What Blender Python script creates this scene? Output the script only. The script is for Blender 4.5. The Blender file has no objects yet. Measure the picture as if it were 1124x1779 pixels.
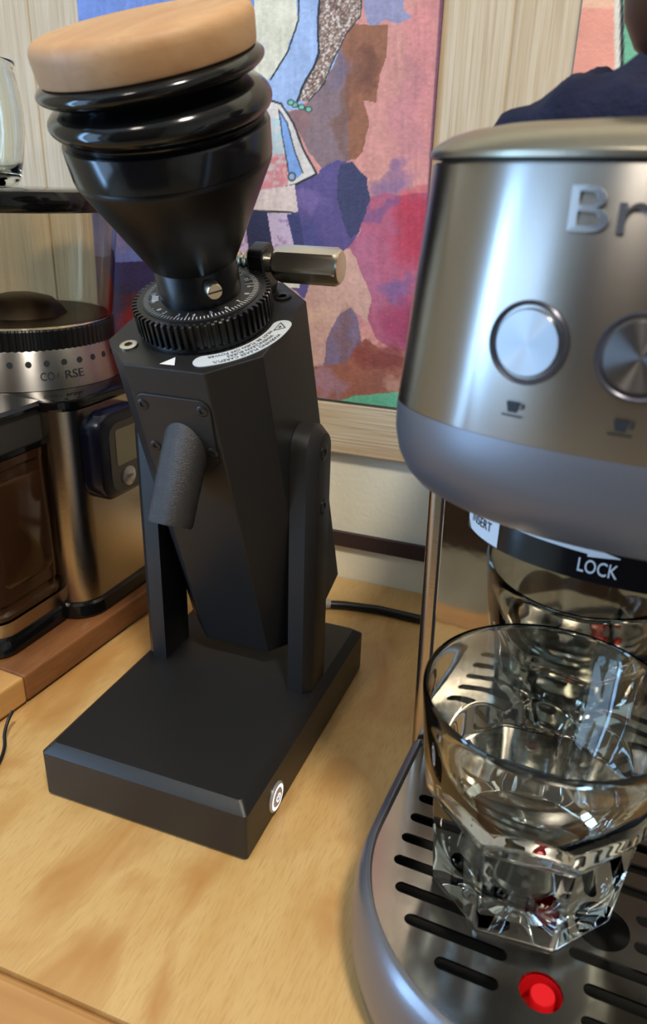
import bpy, bmesh, math, random
import numpy as np
from mathutils import Vector, Matrix
random.seed(7)
D = bpy.data
COL = bpy.context.scene.collection
PI = math.pi
def lin(c):
    return tuple(((v/255.0)/12.92 if v/255.0 <= .04045 else ((v/255.0+.055)/1.055)**2.4) for v in c[:3])

# ------------------------------------------------------------------ camera
IMW, IMH = 1124.0, 1779.0
F_PX = 1322.41
YAW, PITCH, ROLL = math.radians(-20.2026), math.radians(23.3417), math.radians(1.6989)
CAM = np.array([0.12017, -0.23651, 0.29488])
_fw = np.array([math.sin(YAW)*math.cos(PITCH), math.cos(YAW)*math.cos(PITCH), -math.sin(PITCH)])
_r0 = np.array([math.cos(YAW), -math.sin(YAW), 0.0]); _u0 = np.cross(_r0, _fw)
_r = math.cos(ROLL)*_r0 + math.sin(ROLL)*_u0
_u = -math.sin(ROLL)*_r0 + math.cos(ROLL)*_u0
def to_px(P):
    d = np.asarray(P, float)-CAM; z = d@_fw
    return 562.0+F_PX*(d@_r)/z, 889.5-F_PX*(d@_u)/z
cd = D.cameras.new('camera'); cam = D.objects.new('camera', cd); COL.objects.link(cam)
cd.sensor_fit = 'VERTICAL'; cd.sensor_height = 24.0; cd.lens = F_PX/IMH*24.0
cd.clip_start = .01; cd.clip_end = 50
cam.matrix_world = Matrix(((_r[0], _u[0], -_fw[0], CAM[0]), (_r[1], _u[1], -_fw[1], CAM[1]), (_r[2], _u[2], -_fw[2], CAM[2]), (0, 0, 0, 1)))
cd.dof.use_dof = True; cd.dof.focus_distance = .40; cd.dof.aperture_fstop = 9.0
SC = bpy.context.scene
SC.camera = cam
# ------------------------------------------------------------------ world, lights, exposure
SC.view_settings.view_transform = 'Standard'; SC.view_settings.look = 'None'
SC.view_settings.gamma = 1.0; SC.view_settings.use_curve_mapping = False
SC.view_settings.exposure = 0.0
w = D.worlds.new('world'); SC.world = w; w.use_nodes = True
w.node_tree.nodes['Background'].inputs[0].default_value = (.55, .68, 1, 1)
w.node_tree.nodes['Background'].inputs[1].default_value = .6
def area(name, loc, target, sx, sy, power, col, shape='RECTANGLE'):
    l = D.lights.new(name, 'AREA'); l.shape = shape; l.size = sx
    if shape in ('RECTANGLE', 'ELLIPSE'): l.size_y = sy
    l.energy = power; l.color = col
    o = D.objects.new(name, l); COL.objects.link(o); o.location = loc
    o.rotation_euler = (Vector(target)-Vector(loc)).to_track_quat('-Z', 'Y').to_euler()
    return o
# ceiling lamp (warm), two windows (daylight)
area('ceiling_lamp_light', (.47, -.56, 1.46), (.0, .08, .05), .20, .20, 19, (1, .91, .78), 'DISK')
area('added_front_fill', (-.30, -1.14, 1.52), (-.30, -1.14, 0), .25, .25, 6, (1, .90, .76), 'DISK')  # warm fill added from the front to lift the back wall
area('daylight_narrow_window', (-1.57, -.95, .36), (0, -.95, .36), .20, 1.9, 25, (.32, .60, 1.0))
area('daylight_wide_window', (-1.57, -1.58, .36), (0, -1.58, .36), .86, 1.9, 24, (.42, .67, 1.0))

# ------------------------------------------------------------------ helpers
def node(nt, t, **kw):
    n = nt.nodes.new(t)
    for k, v in kw.items(): setattr(n, k, v)
    return n
def mat(name, col=(128, 128, 128), rough=.5, metal=0., spec=.5, noise=0., nscale=30., bump=0., bscale=200., stretch=(1, 1, 1),
        trans=0., ior=1.45, coat=0., aniso=0., arot=0., tangent=None, emit=None, estr=0., col2=None, sheen=0.):
    m = D.materials.new(name); m.use_nodes = True; nt = m.node_tree
    b = nt.nodes['Principled BSDF']
    b.inputs['Base Color'].default_value = (*lin(col), 1); b.inputs['Roughness'].default_value = rough
    b.inputs['Metallic'].default_value = metal; b.inputs['Specular IOR Level'].default_value = spec
    b.inputs['IOR'].default_value = ior; b.inputs['Transmission Weight'].default_value = trans
    b.inputs['Coat Weight'].default_value = coat; b.inputs['Sheen Weight'].default_value = sheen
    if aniso:
        b.inputs['Anisotropic'].default_value = aniso
        b.inputs['Anisotropic Rotation'].default_value = arot
        if tangent:
            t = node(nt, 'ShaderNodeTangent', direction_type='RADIAL', axis=tangent); nt.links.new(t.outputs[0], b.inputs['Tangent'])
    if emit:
        b.inputs['Emission Color'].default_value = (*lin(emit), 1); b.inputs['Emission Strength'].default_value = estr
    tc = mp = None
    if noise or bump:
        tc = node(nt, 'ShaderNodeTexCoord'); mp = node(nt, 'ShaderNodeMapping')
        mp.inputs['Scale'].default_value = stretch; nt.links.new(tc.outputs['Object'], mp.inputs[0])
    if noise:
        n = node(nt, 'ShaderNodeTexNoise'); n.inputs['Scale'].default_value = nscale; n.inputs['Detail'].default_value = 5
        nt.links.new(mp.outputs[0], n.inputs[0])
        r = node(nt, 'ShaderNodeMapRange'); r.inputs[1].default_value = .3; r.inputs[2].default_value = .7
        nt.links.new(n.outputs[0], r.inputs[0])
        mx = node(nt, 'ShaderNodeMix', data_type='RGBA'); c1 = lin(col)
        c2 = lin(col2) if col2 else tuple(v*(1-noise) for v in c1)
        mx.inputs[6].default_value = (*c1, 1); mx.inputs[7].default_value = (*c2, 1)
        nt.links.new(r.outputs[0], mx.inputs[0]); nt.links.new(mx.outputs[2], b.inputs['Base Color'])
    if bump:
        n = node(nt, 'ShaderNodeTexNoise'); n.inputs['Scale'].default_value = bscale; n.inputs['Detail'].default_value = 3
        nt.links.new(mp.outputs[0], n.inputs[0])
        bp = node(nt, 'ShaderNodeBump'); bp.inputs['Strength'].default_value = bump; bp.inputs['Distance'].default_value = .001
        nt.links.new(n.outputs[0], bp.inputs['Height']); nt.links.new(bp.outputs[0], b.inputs['Normal'])
    return m
def wood(name, c1, c2, c3, scale=(30, 4, 30), rough=.45, fine=(300, 12, 300), bump=.15, patch=6., pw=.5, coat=0., fw=.45, fc=None):
    """long-grained wood: a broad patch noise and a fine streak noise along one axis"""
    m = D.materials.new(name); m.use_nodes = True; nt = m.node_tree; b = nt.nodes['Principled BSDF']
    b.inputs['Roughness'].default_value = rough; b.inputs['Coat Weight'].default_value = coat; b.inputs['Coat Roughness'].default_value = .25
    tc = node(nt, 'ShaderNodeTexCoord')
    def nz(sc, det, dist=0.):
        mp = node(nt, 'ShaderNodeMapping'); mp.inputs['Scale'].default_value = sc; nt.links.new(tc.outputs['Object'], mp.inputs[0])
        n = node(nt, 'ShaderNodeTexNoise'); n.inputs['Scale'].default_value = 1; n.inputs['Detail'].default_value = det; n.inputs['Distortion'].default_value = dist
        nt.links.new(mp.outputs[0], n.inputs[0]); return n
    a = nz(scale, 4, .6); f = nz(fine, 3); pz = nz((patch, patch*.45, patch), 3, 1.)
    def ramp(src, lo, hi):
        r = node(nt, 'ShaderNodeMapRange'); r.inputs[1].default_value = lo; r.inputs[2].default_value = hi; nt.links.new(src.outputs[0], r.inputs[0]); return r
    def mix(fac, A, B, w=1.):
        x = node(nt, 'ShaderNodeMix', data_type='RGBA')
        ml = node(nt, 'ShaderNodeMath', operation='MULTIPLY'); ml.inputs[1].default_value = w; nt.links.new(fac.outputs[0], ml.inputs[0]); nt.links.new(ml.outputs[0], x.inputs[0])
        for i, q in ((6, A), (7, B)):
            if isinstance(q, tuple): x.inputs[i].default_value = (*lin(q), 1)
            else: nt.links.new(q.outputs[2], x.inputs[i])
        return x
    m1 = mix(ramp(a, .35, .68), c1, c2)
    m2 = mix(ramp(pz, .5, .72), m1, c3, pw)
    m3 = mix(ramp(f, .48, .72), m2, fc or c2, fw)
    nt.links.new(m3.outputs[2], b.inputs['Base Color'])
    bp = node(nt, 'ShaderNodeBump'); bp.inputs['Strength'].default_value = bump; bp.inputs['Distance'].default_value = .0006
    nt.links.new(f.outputs[0], bp.inputs['Height']); nt.links.new(bp.outputs[0], b.inputs['Normal'])
    return m

def thing(name, label, cat, loc=(0, 0, 0), rz=0., group=None):
    o = D.objects.new(name, None); COL.objects.link(o); o.location = loc; o.rotation_euler = (0, 0, rz)
    o['label'] = label; o['category'] = cat; o.empty_display_size = .02
    if group: o['group'] = group
    return o
def tag(o, label, cat, group=None):
    o['label'] = label; o['category'] = cat
    if group: o['group'] = group
    return o
class MB:
    def __init__(s): s.v = []; s.f = []
    def add(s, vs, fs):
        k = len(s.v); s.v += [tuple(map(float, q)) for q in vs]; s.f += [tuple(i+k for i in f) for f in fs]; return s
    def box(s, x0, x1, y0, y1, z0, z1):
        vs = [(x, y, z) for z in (z0, z1) for y in (y0, y1) for x in (x0, x1)]
        return s.add(vs, [(0, 2, 3, 1), (4, 5, 7, 6), (0, 1, 5, 4), (2, 6, 7, 3), (0, 4, 6, 2), (1, 3, 7, 5)])
    def lathe(s, prof, n=48, M=None, cap=True):
        vs = []; fs = []
        for r, z in prof:
            for i in range(n):
                a = 2*PI*i/n; vs.append((r*math.cos(a), r*math.sin(a), z))
        for j in range(len(prof)-1):
            for i in range(n):
                k = (i+1) % n; fs.append((j*n+i, j*n+k, (j+1)*n+k, (j+1)*n+i))
        if cap:
            if prof[0][0] > 1e-6: fs.append(tuple(reversed(range(n))))
            if prof[-1][0] > 1e-6: fs.append(tuple(range((len(prof)-1)*n, len(prof)*n)))
        if M is not None: vs = [M @ Vector(q) for q in vs]
        return s.add(vs, fs)
    def loft(s, loops, c0=True, c1=True, M=None):
        n = len(loops[0]); vs = [q for l in loops for q in l]; fs = []
        for j in range(len(loops)-1):
            for i in range(n):
                k = (i+1) % n; fs.append((j*n+i, j*n+k, (j+1)*n+k, (j+1)*n+i))
        if c0: fs.append(tuple(reversed(range(n))))
        if c1: fs.append(tuple(range((len(loops)-1)*n, len(loops)*n)))
        if M is not None: vs = [M @ Vector(q) for q in vs]
        return s.add(vs, fs)
    def tube(s, pts, r, n=12):
        P = [Vector(q) for q in pts]; loops = []
        up = Vector((0, 0, 1))
        for i, q in enumerate(P):
            t = (P[min(i+1, len(P)-1)]-P[max(i-1, 0)]).normalized()
            a = t.cross(up); a = a.normalized() if a.length > 1e-4 else Vector((1, 0, 0)); b = t.cross(a)
            rr = r[i] if isinstance(r, (list, tuple)) else r
            loops.append([q+a*math.cos(2*PI*k/n)*rr+b*math.sin(2*PI*k/n)*rr for k in range(n)])
        return s.loft(loops)
    def xf(s, fn): s.v = [tuple(fn(Vector(q))) for q in s.v]; return s
    def build(s, name, m, parent=None, smooth=True, ang=35, bevel=0., seg=2, label=None, kind=None):
        me = D.meshes.new(name); me.from_pydata(s.v, [], s.f)
        bm = bmesh.new(); bm.from_mesh(me); bmesh.ops.recalc_face_normals(bm, faces=bm.faces); bm.to_mesh(me); bm.free()
        return link(name, me, m, parent, smooth, ang, bevel, seg, label, kind)
def link(name, me, m, parent=None, smooth=True, ang=35, bevel=0., seg=2, label=None, kind=None):
    if smooth:
        for p in me.polygons: p.use_smooth = True
        me.set_sharp_from_angle(angle=math.radians(ang))
    o = D.objects.new(name, me); COL.objects.link(o)
    if m:
        me.materials.clear(); me.materials.append(m)
    if parent: o.parent = parent
    if bevel:
        b = o.modifiers.new('bevel', 'BEVEL'); b.width = bevel; b.segments = seg; b.limit_method = 'ANGLE'; b.angle_limit = math.radians(30)
    if label: o['label'] = label
    if kind: o['kind'] = kind
    return o
def text_mb(txt, size, ext=.0001, ax='CENTER', width=None):
    """letters as flat geometry in local XY, baseline middle at the origin"""
    c = D.curves.new('t', 'FONT'); c.body = txt; c.size = size; c.extrude = ext; c.align_x = ax; c.align_y = 'CENTER'; c.resolution_u = 3
    o = D.objects.new('t', c); COL.objects.link(o); bpy.context.view_layer.update()
    me = D.meshes.new_from_object(o.evaluated_get(bpy.context.evaluated_depsgraph_get()))
    mb = MB(); mb.add([tuple(v.co) for v in me.vertices], [tuple(p.vertices) for p in me.polygons])
    D.objects.remove(o); D.meshes.remove(me); D.curves.remove(c)
    if width and mb.v:
        w0 = max(v[0] for v in mb.v)-min(v[0] for v in mb.v); k = width/w0
        mb.v = [(v[0]*k, v[1], v[2]) for v in mb.v]
    return mb
def plate_mb(outline, holes, z0, z1):
    """flat plate with real holes (2D filled curve turned into a mesh)"""
    c = D.curves.new('p', 'CURVE'); c.dimensions = '2D'; c.fill_mode = 'BOTH'; c.extrude = (z1-z0)/2
    for loop in [outline]+holes:
        s = c.splines.new('POLY'); s.points.add(len(loop)-1); s.use_cyclic_u = True
        for q, (x, y) in zip(s.points, loop): q.co = (x, y, 0, 1)
    o = D.objects.new('p', c); COL.objects.link(o); bpy.context.view_layer.update()
    me = D.meshes.new_from_object(o.evaluated_get(bpy.context.evaluated_depsgraph_get()))
    mb = MB(); zz = (z0+z1)/2
    mb.add([(v.co.x, v.co.y, v.co.z+zz) for v in me.vertices], [tuple(p.vertices) for p in me.polygons])
    D.objects.remove(o); D.meshes.remove(me); D.curves.remove(c)
    return mb
def circle(x, y, r, n=32): return [(x+r*math.cos(2*PI*i/n), y+r*math.sin(2*PI*i/n)) for i in range(n)]
def rrect(x0, x1, y0, y1, r, n=6):
    out = []
    for cx, cy, a0 in ((x1-r, y1-r, 0), (x0+r, y1-r, 90), (x0+r, y0+r, 180), (x1-r, y0+r, 270)):
        for i in range(n+1):
            a = math.radians(a0+90*i/n); out.append((cx+r*math.cos(a), cy+r*math.sin(a)))
    return out
def z3(loop, z): return [(x, y, z) for x, y in loop]
def align(loc, zdir, xdir=None):
    z = Vector(zdir).normalized(); x = Vector(xdir) if xdir else (Vector((0, 0, 1)) if abs(z.z) < .9 else Vector((1, 0, 0)))
    x = (x-z*x.dot(z)).normalized(); y = z.cross(x)
    return Matrix(((x.x, y.x, z.x, loc[0]), (x.y, y.y, z.y, loc[1]), (x.z, y.z, z.z, loc[2]), (0, 0, 0, 1)))
def screw_mb(M, r=.003, h=.0012):
    """socket-head screw: rim, ring top and a hexagonal recess"""
    mb = MB(); mb.lathe([(r, -.0005), (r, h*.7), (r*.88, h), (r*.55, h)], 24, M, cap=False)
    hexl = [(r*.55*math.cos(PI/12+2*PI*i/24), r*.55*math.sin(PI/12+2*PI*i/24)) for i in range(24)]
    def hx(i):
        a = 2*PI*i/24; k = r*.5*math.cos(PI/6)/math.cos(((a) % (PI/3))-PI/6); return (k*math.cos(a), k*math.sin(a))
    top = [(r*.55*math.cos(2*PI*i/24), r*.55*math.sin(2*PI*i/24), h) for i in range(24)]
    h1 = [(*hx(i), h) for i in range(24)]; h2 = [(*hx(i), -.0002) for i in range(24)]
    mb.loft([top, h1, h2], c0=False, M=M)
    return mb

# ------------------------------------------------------------------ materials
M_wallw = mat('white painted wall', (247, 240, 216), .5, bump=.25, bscale=260, noise=.04, nscale=18)
M_room = mat('room plaster', (212, 204, 188), .8, noise=.05, nscale=4)
M_ceil = mat('ceiling plaster', (232, 226, 214), .85, noise=.04, nscale=5)
M_floor = wood('beige floor boards', (176, 160, 132), (150, 134, 106), (160, 140, 108), (8, 1, 8), .5)
M_added_slab = wood('dark brown door', (74, 50, 34), (52, 34, 22), (62, 42, 28), (8, 8, 1), .5)
M_plank = wood('limed oak plank', (206, 188, 160), (192, 170, 138), (196, 164, 122), (190, 60, 9), .55, (720, 300, 14), .5, 9, .3, fw=.65, fc=(170, 147, 114))
M_plankh = wood('limed oak board lying', (220, 202, 172), (200, 176, 140), (196, 148, 104), (6, 60, 150), .55, (14, 300, 620), .4, 7, .5, fw=.8, fc=(166, 138, 104))
M_joint = mat('plank joint', (176, 152, 118), .8, noise=.1)
M_strip = mat('dark brown strip', (62, 44, 42), .5, noise=.1, nscale=40)
M_table = wood('varnished plywood', (208, 172, 114), (198, 158, 97), (176, 122, 62), (60, 14, 30), .38, (900, 110, 300), .14, 26, .8, .25, fw=.55, fc=(182, 138, 82))
M_edge = wood('timber edge strip', (196, 148, 92), (172, 124, 74), (180, 128, 74), (5, 50, 50), .4, (20, 420, 420), .12, 12, .4)
M_black = mat('black anodised metal', (32, 31, 31), .38, .0, .5, bump=.12, bscale=2600)
M_blackm = mat('smooth black plastic', (20, 20, 21), .3, 0, .45, bump=.04, bscale=1500)
M_spout = mat('cast black spout', (74, 73, 74), .36, .7, .5, bump=.5, bscale=2400)
M_screw = mat('black screw', (58, 57, 58), .3, .7, bump=.02)
M_rubber = mat('glossy black rubber', (14, 14, 15), .12, 0, .5, bump=.02, bscale=300)
M_band = mat('glossy black band', (15, 15, 18), .16, 0, .5, bump=.02, bscale=200)
M_cone = mat('satin black cone', (24, 22, 21), .34, .3, .5, bump=.05, bscale=1800)
M_steel = mat('brushed steel', (160, 156, 152), .30, 1., aniso=.9, arot=.25, tangent='Z', bump=.05, bscale=60, stretch=(1, 1, 60))
M_knob = mat('nickel knob', (224, 216, 198), .28, 1., bump=.05, bscale=500)
M_mirror = mat('polished steel', (176, 170, 160), .05, 1., bump=.06, bscale=45, noise=.12, nscale=60)
M_strips = mat('brushed steel strip', (172, 160, 146), .2, 1., bump=.08, bscale=300, stretch=(1, 1, 12))
M_tray = mat('grate steel', (196, 190, 182), .16, 1., bump=.05, bscale=90, noise=.15, nscale=50)
M_grey = mat('satin grey shell', (124, 124, 130), .3, .7, .5, bump=.03, bscale=900)
M_greyp = mat('satin grey cowl', (112, 112, 118), .38, .5, .5, bump=.03, bscale=900)
M_lidm = mat('satin lid', (140, 132, 116), .28, .85, bump=.03, bscale=500)
M_white = mat('white print', (225, 228, 232), .5, noise=.03)
M_sticker = mat('pale sticker', (196, 204, 212), .35, noise=.03)
M_ink = mat('dark ink', (30, 32, 38), .6, noise=.05)
M_red = mat('red plastic', (214, 22, 30), .35, noise=.05)
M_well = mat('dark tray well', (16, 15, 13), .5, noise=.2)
M_maple = wood('maple disc', (188, 148, 106), (172, 126, 86), (178, 134, 92), (60, 12, 40), .55, (260, 60, 500), .08, 8, .3, 0.)
M_walnut = wood('walnut board', (134, 88, 52), (102, 62, 34), (148, 92, 50), (60, 9, 60), .45, (500, 60, 400), .15, 10, .5)
M_maple2 = wood('pale maple edge', (206, 158, 96), (186, 136, 78), (196, 146, 84), (40, 6, 40), .45, (600, 30, 300), .1, 10, .4)
M_gloss = mat('gloss black plastic', (12, 12, 13), .1, 0, .5, bump=.01)
M_navy = mat('navy timer case', (16, 20, 42), .22, 0, .5, bump=.02)
M_lcd = mat('timer display', (150, 142, 108), .2, 0, .5, noise=.05)
M_silverp = mat('silver button', (186, 184, 182), .3, .5, noise=.03)
M_timerf = mat('timer face', (84, 80, 74), .35, .3, noise=.03)
M_bin = mat('smoked brown bin', (64, 40, 24), .12, 0, .5, trans=.35, noise=.12, nscale=25)
M_hopper = mat('smoked amber hopper', (236, 224, 204), .04, 0, .5, trans=1., ior=1.25, noise=.06, nscale=15)
M_beans = mat('dark burr cone', (38, 28, 20), .4, noise=.3, nscale=90)
M_glass = mat('clear glass', (246, 250, 247), .0, 0, .5, trans=1., ior=1.5, bump=.02, bscale=70)
M_jar = mat('clear jar glass', (247, 250, 244), .0, 0, .5, trans=1., ior=1.35, bump=.02, bscale=60)
M_towel = mat('navy terry cloth', (36, 38, 58), .95, 0, .2, bump=.9, bscale=420, noise=.35, nscale=60, sheen=0.)
M_cup = mat('dark brown glaze', (76, 46, 26), .4, 0, .4, noise=.2, nscale=25)
M_led = mat('white led', (235, 242, 255), .4, emit=(225, 236, 255), estr=1.8, noise=.01)
M_cable = mat('black cable', (18, 18, 18), .4, bump=.03)
M_relief = mat('grey strain relief', (150, 148, 138), .5, noise=.05)

# ------------------------------------------------------------------ room
X0, X1, Y0, YW, ZF, ZC = -1.6, 1.5, -2.2, .286, -.74, 1.65
def struct(name, mb, m, **k):
    o = mb.build(name, m, None, smooth=False, **k); o['kind'] = 'structure'; return o
struct('floor', MB().box(X0-.1, X1+.1, Y0-.1, YW+.1, ZF-.05, ZF), M_floor)
struct('ceiling', MB().box(X0-.1, X1+.1, Y0-.1, YW+.1, ZC, ZC+.05), M_ceil)
wall_back = struct('wall_back', MB().box(X0, X1, YW, YW+.08, ZF, ZC), M_wallw)
struct('wall_right', MB().box(X1, X1+.08, Y0, YW, ZF, ZC), M_room)
mb_ = MB()                                            # left wall with two tall windows
for y0, y1, z0, z1 in ((Y0, YW, ZF, -.60), (Y0, YW, 1.32, ZC), (Y0, -2.02, -.60, 1.32), (-1.14, -1.06, -.60, 1.32), (-.84, YW, -.60, 1.32)):
    mb_.box(X0-.08, X0, y0, y1, z0, z1)
struct('wall_left', mb_, M_room)
struct('wall_front', MB().box(X0, X1, Y0-.08, Y0, ZF, ZC), M_room)
struct('added_slab_1', MB().box(-.70, .62, -1.29, -1.25, ZF+.004, 1.25), M_added_slab, bevel=.003)  # unseen slab added behind the camera to give the steel dark reflections
# dark strip along the wall just above the table
st = struct('trim_1', MB().box(-.9, .9, YW-.004, YW-.0002, .0295, .0415), M_strip)
# oak panelling on the wall: upright planks and a thick lying board below them
YB = .281
roll = .0006
joints = [-.64, -.472, -.3040, -.1330, .0376, .208, .379]
for a, b in zip(joints[:-1], joints[1:]):
    MB().box(a+.0004, b-.0004, YB, YW-.0004, .1472, .62).build('plank', M_plank, wall_back, smooth=False, bevel=.0007, seg=1)
MB().box(joints[0], joints[-1], YB+.0006, YW-.0003, .1462, .62).build('joint_backing', M_joint, wall_back, smooth=False)
bd = MB().box(joints[0], joints[-1], YB-.0016, YW-.0004, .1078, .1470)
bd.build('lying_board', M_plankh, wall_back, smooth=False, bevel=.0012, seg=2)

# ------------------------------------------------------------------ table
tb = thing('side_table', 'honey coloured varnished plywood table with a timber edge strip along the front', 'table', (0, .08, ZF))
def tbl(mb): return mb.xf(lambda v: Vector((v.x, v.y-.08, v.z-ZF)))
tbl(MB().box(-.62, .62, -.0838, YW-.001, -.018, 0)).build('tabletop', M_table, tb, smooth=False)
tbl(MB().box(-.62, .62, -.1075, -.0842, -.042, -.0002)).build('edge_strip', M_edge, tb, smooth=False, bevel=.004, seg=3)
for x in (-.58, .54):
    for y in (-.08, .22): tbl(MB().box(x, x+.04, y, y+.04, ZF, -.018)).build('leg', M_edge, tb, smooth=False, bevel=.002)

# ------------------------------------------------------------------ paintings
def sgn_in(poly, X, Y):
    c = np.zeros(X.shape, bool); n = len(poly); j = n-1
    for i in range(n):
        xi, yi = poly[i]; xj, yj = poly[j]
        if yi != yj:
            k = ((yi > Y) != (yj > Y)) & (X < (xj-xi)*(Y-yi)/(yj-yi)+xi); c ^= k
        j = i
    return c
def seg_d(pts, X, Y):
    d = np.full(X.shape, 1e9)
    for (x0, y0), (x1, y1) in zip(pts[:-1], pts[1:]):
        L = (x1-x0)**2+(y1-y0)**2; t = np.clip(((X-x0)*(x1-x0)+(Y-y0)*(y1-y0))/max(L, 1e-9), 0, 1)
        d = np.minimum(d, np.hypot(X-x0-t*(x1-x0), Y-y0-t*(y1-y0)))
    return d
rng = np.random.default_rng(5)
def fbm(X, Y, s, seed):
    """smooth value noise, three octaves"""
    out = np.zeros(X.shape); amp = .5; r = np.random.default_rng(seed)
    for o in range(3):
        G = r.random((64, 64)); x = (X/s) % 62; y = (Y/s) % 62; i = x.astype(int); j = y.astype(int); fx = x-i; fy = y-j
        fx = fx*fx*(3-2*fx); fy = fy*fy*(3-2*fy)
        out += amp*((G[i, j]*(1-fx)+G[i+1, j]*fx)*(1-fy)+(G[i, j+1]*(1-fx)+G[i+1, j+1]*fx)*fy); amp *= .5; s *= .47
    return out/.875
def painting(name, label, x0, x1, z0, z1, step, paint, thick=.003):
    nx = int((x1-x0)/step)+1; nz = int((z1-z0)/step)+1
    xs = np.linspace(x0, x1, nx); zs = np.linspace(z0, z1, nz); XX, ZZ = np.meshgrid(xs, zs)
    y = YB-thick
    P = np.stack([XX.ravel(), np.full(XX.size, y), ZZ.ravel()], -1)
    U, V = to_px(P)
    colr = paint(U, V)
    idx = np.arange(nx*nz).reshape(nz, nx)
    q = np.stack([idx[:-1, :-1], idx[:-1, 1:], idx[1:, 1:], idx[1:, :-1]], -1).reshape(-1, 4)
    b0 = len(P)
    back = np.array([[x0, YB-.0002, z0], [x1, YB-.0002, z0], [x1, YB-.0002, z1], [x0, YB-.0002, z1]])
    c = [idx[0, 0], idx[0, -1], idx[-1, -1], idx[-1, 0]]
    faces = q.tolist()+[[b0+3, b0+2, b0+1, b0]]
    for k in range(4):
        edge = [idx[0, :], idx[:, -1], idx[-1, ::-1], idx[::-1, 0]][k].tolist(); faces.append([b0+(k+1) % 4]+edge[::-1]+[b0+k])
    me = D.meshes.new(name); me.from_pydata(np.vstack([P, back]).tolist(), [], faces)
    at = me.color_attributes.new('paint', 'FLOAT_COLOR', 'POINT')
    cc = np.ones((len(P)+4, 4)); a = colr/255.0; cc[:len(P), :3] = np.where(a <= .04045, a/12.92, ((a+.055)/1.055)**2.4); cc[len(P):, :3] = (.12, .06, .08)
    at.data.foreach_set('color', cc.ravel())
    m = D.materials.new(name+' watercolour'); m.use_nodes = True; nt = m.node_tree; b = nt.nodes['Principled BSDF']; b.inputs['Roughness'].default_value = .6
    va = node(nt, 'ShaderNodeVertexColor', layer_name='paint')
    tc = node(nt, 'ShaderNodeTexCoord'); n = node(nt, 'ShaderNodeTexNoise'); n.inputs['Scale'].default_value = 420; n.inputs['Detail'].default_value = 3
    nt.links.new(tc.outputs['Object'], n.inputs[0]); bp = node(nt, 'ShaderNodeBump'); bp.inputs['Strength'].default_value = .4; bp.inputs['Distance'].default_value = .0008
    nt.links.new(n.outputs[0], bp.inputs['Height']); nt.links.new(bp.outputs[0], b.inputs['Normal']); nt.links.new(va.outputs[0], b.inputs['Base Color'])
    o = link(name, me, m, None, smooth=False); tag(o, label, 'painting'); return o
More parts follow.
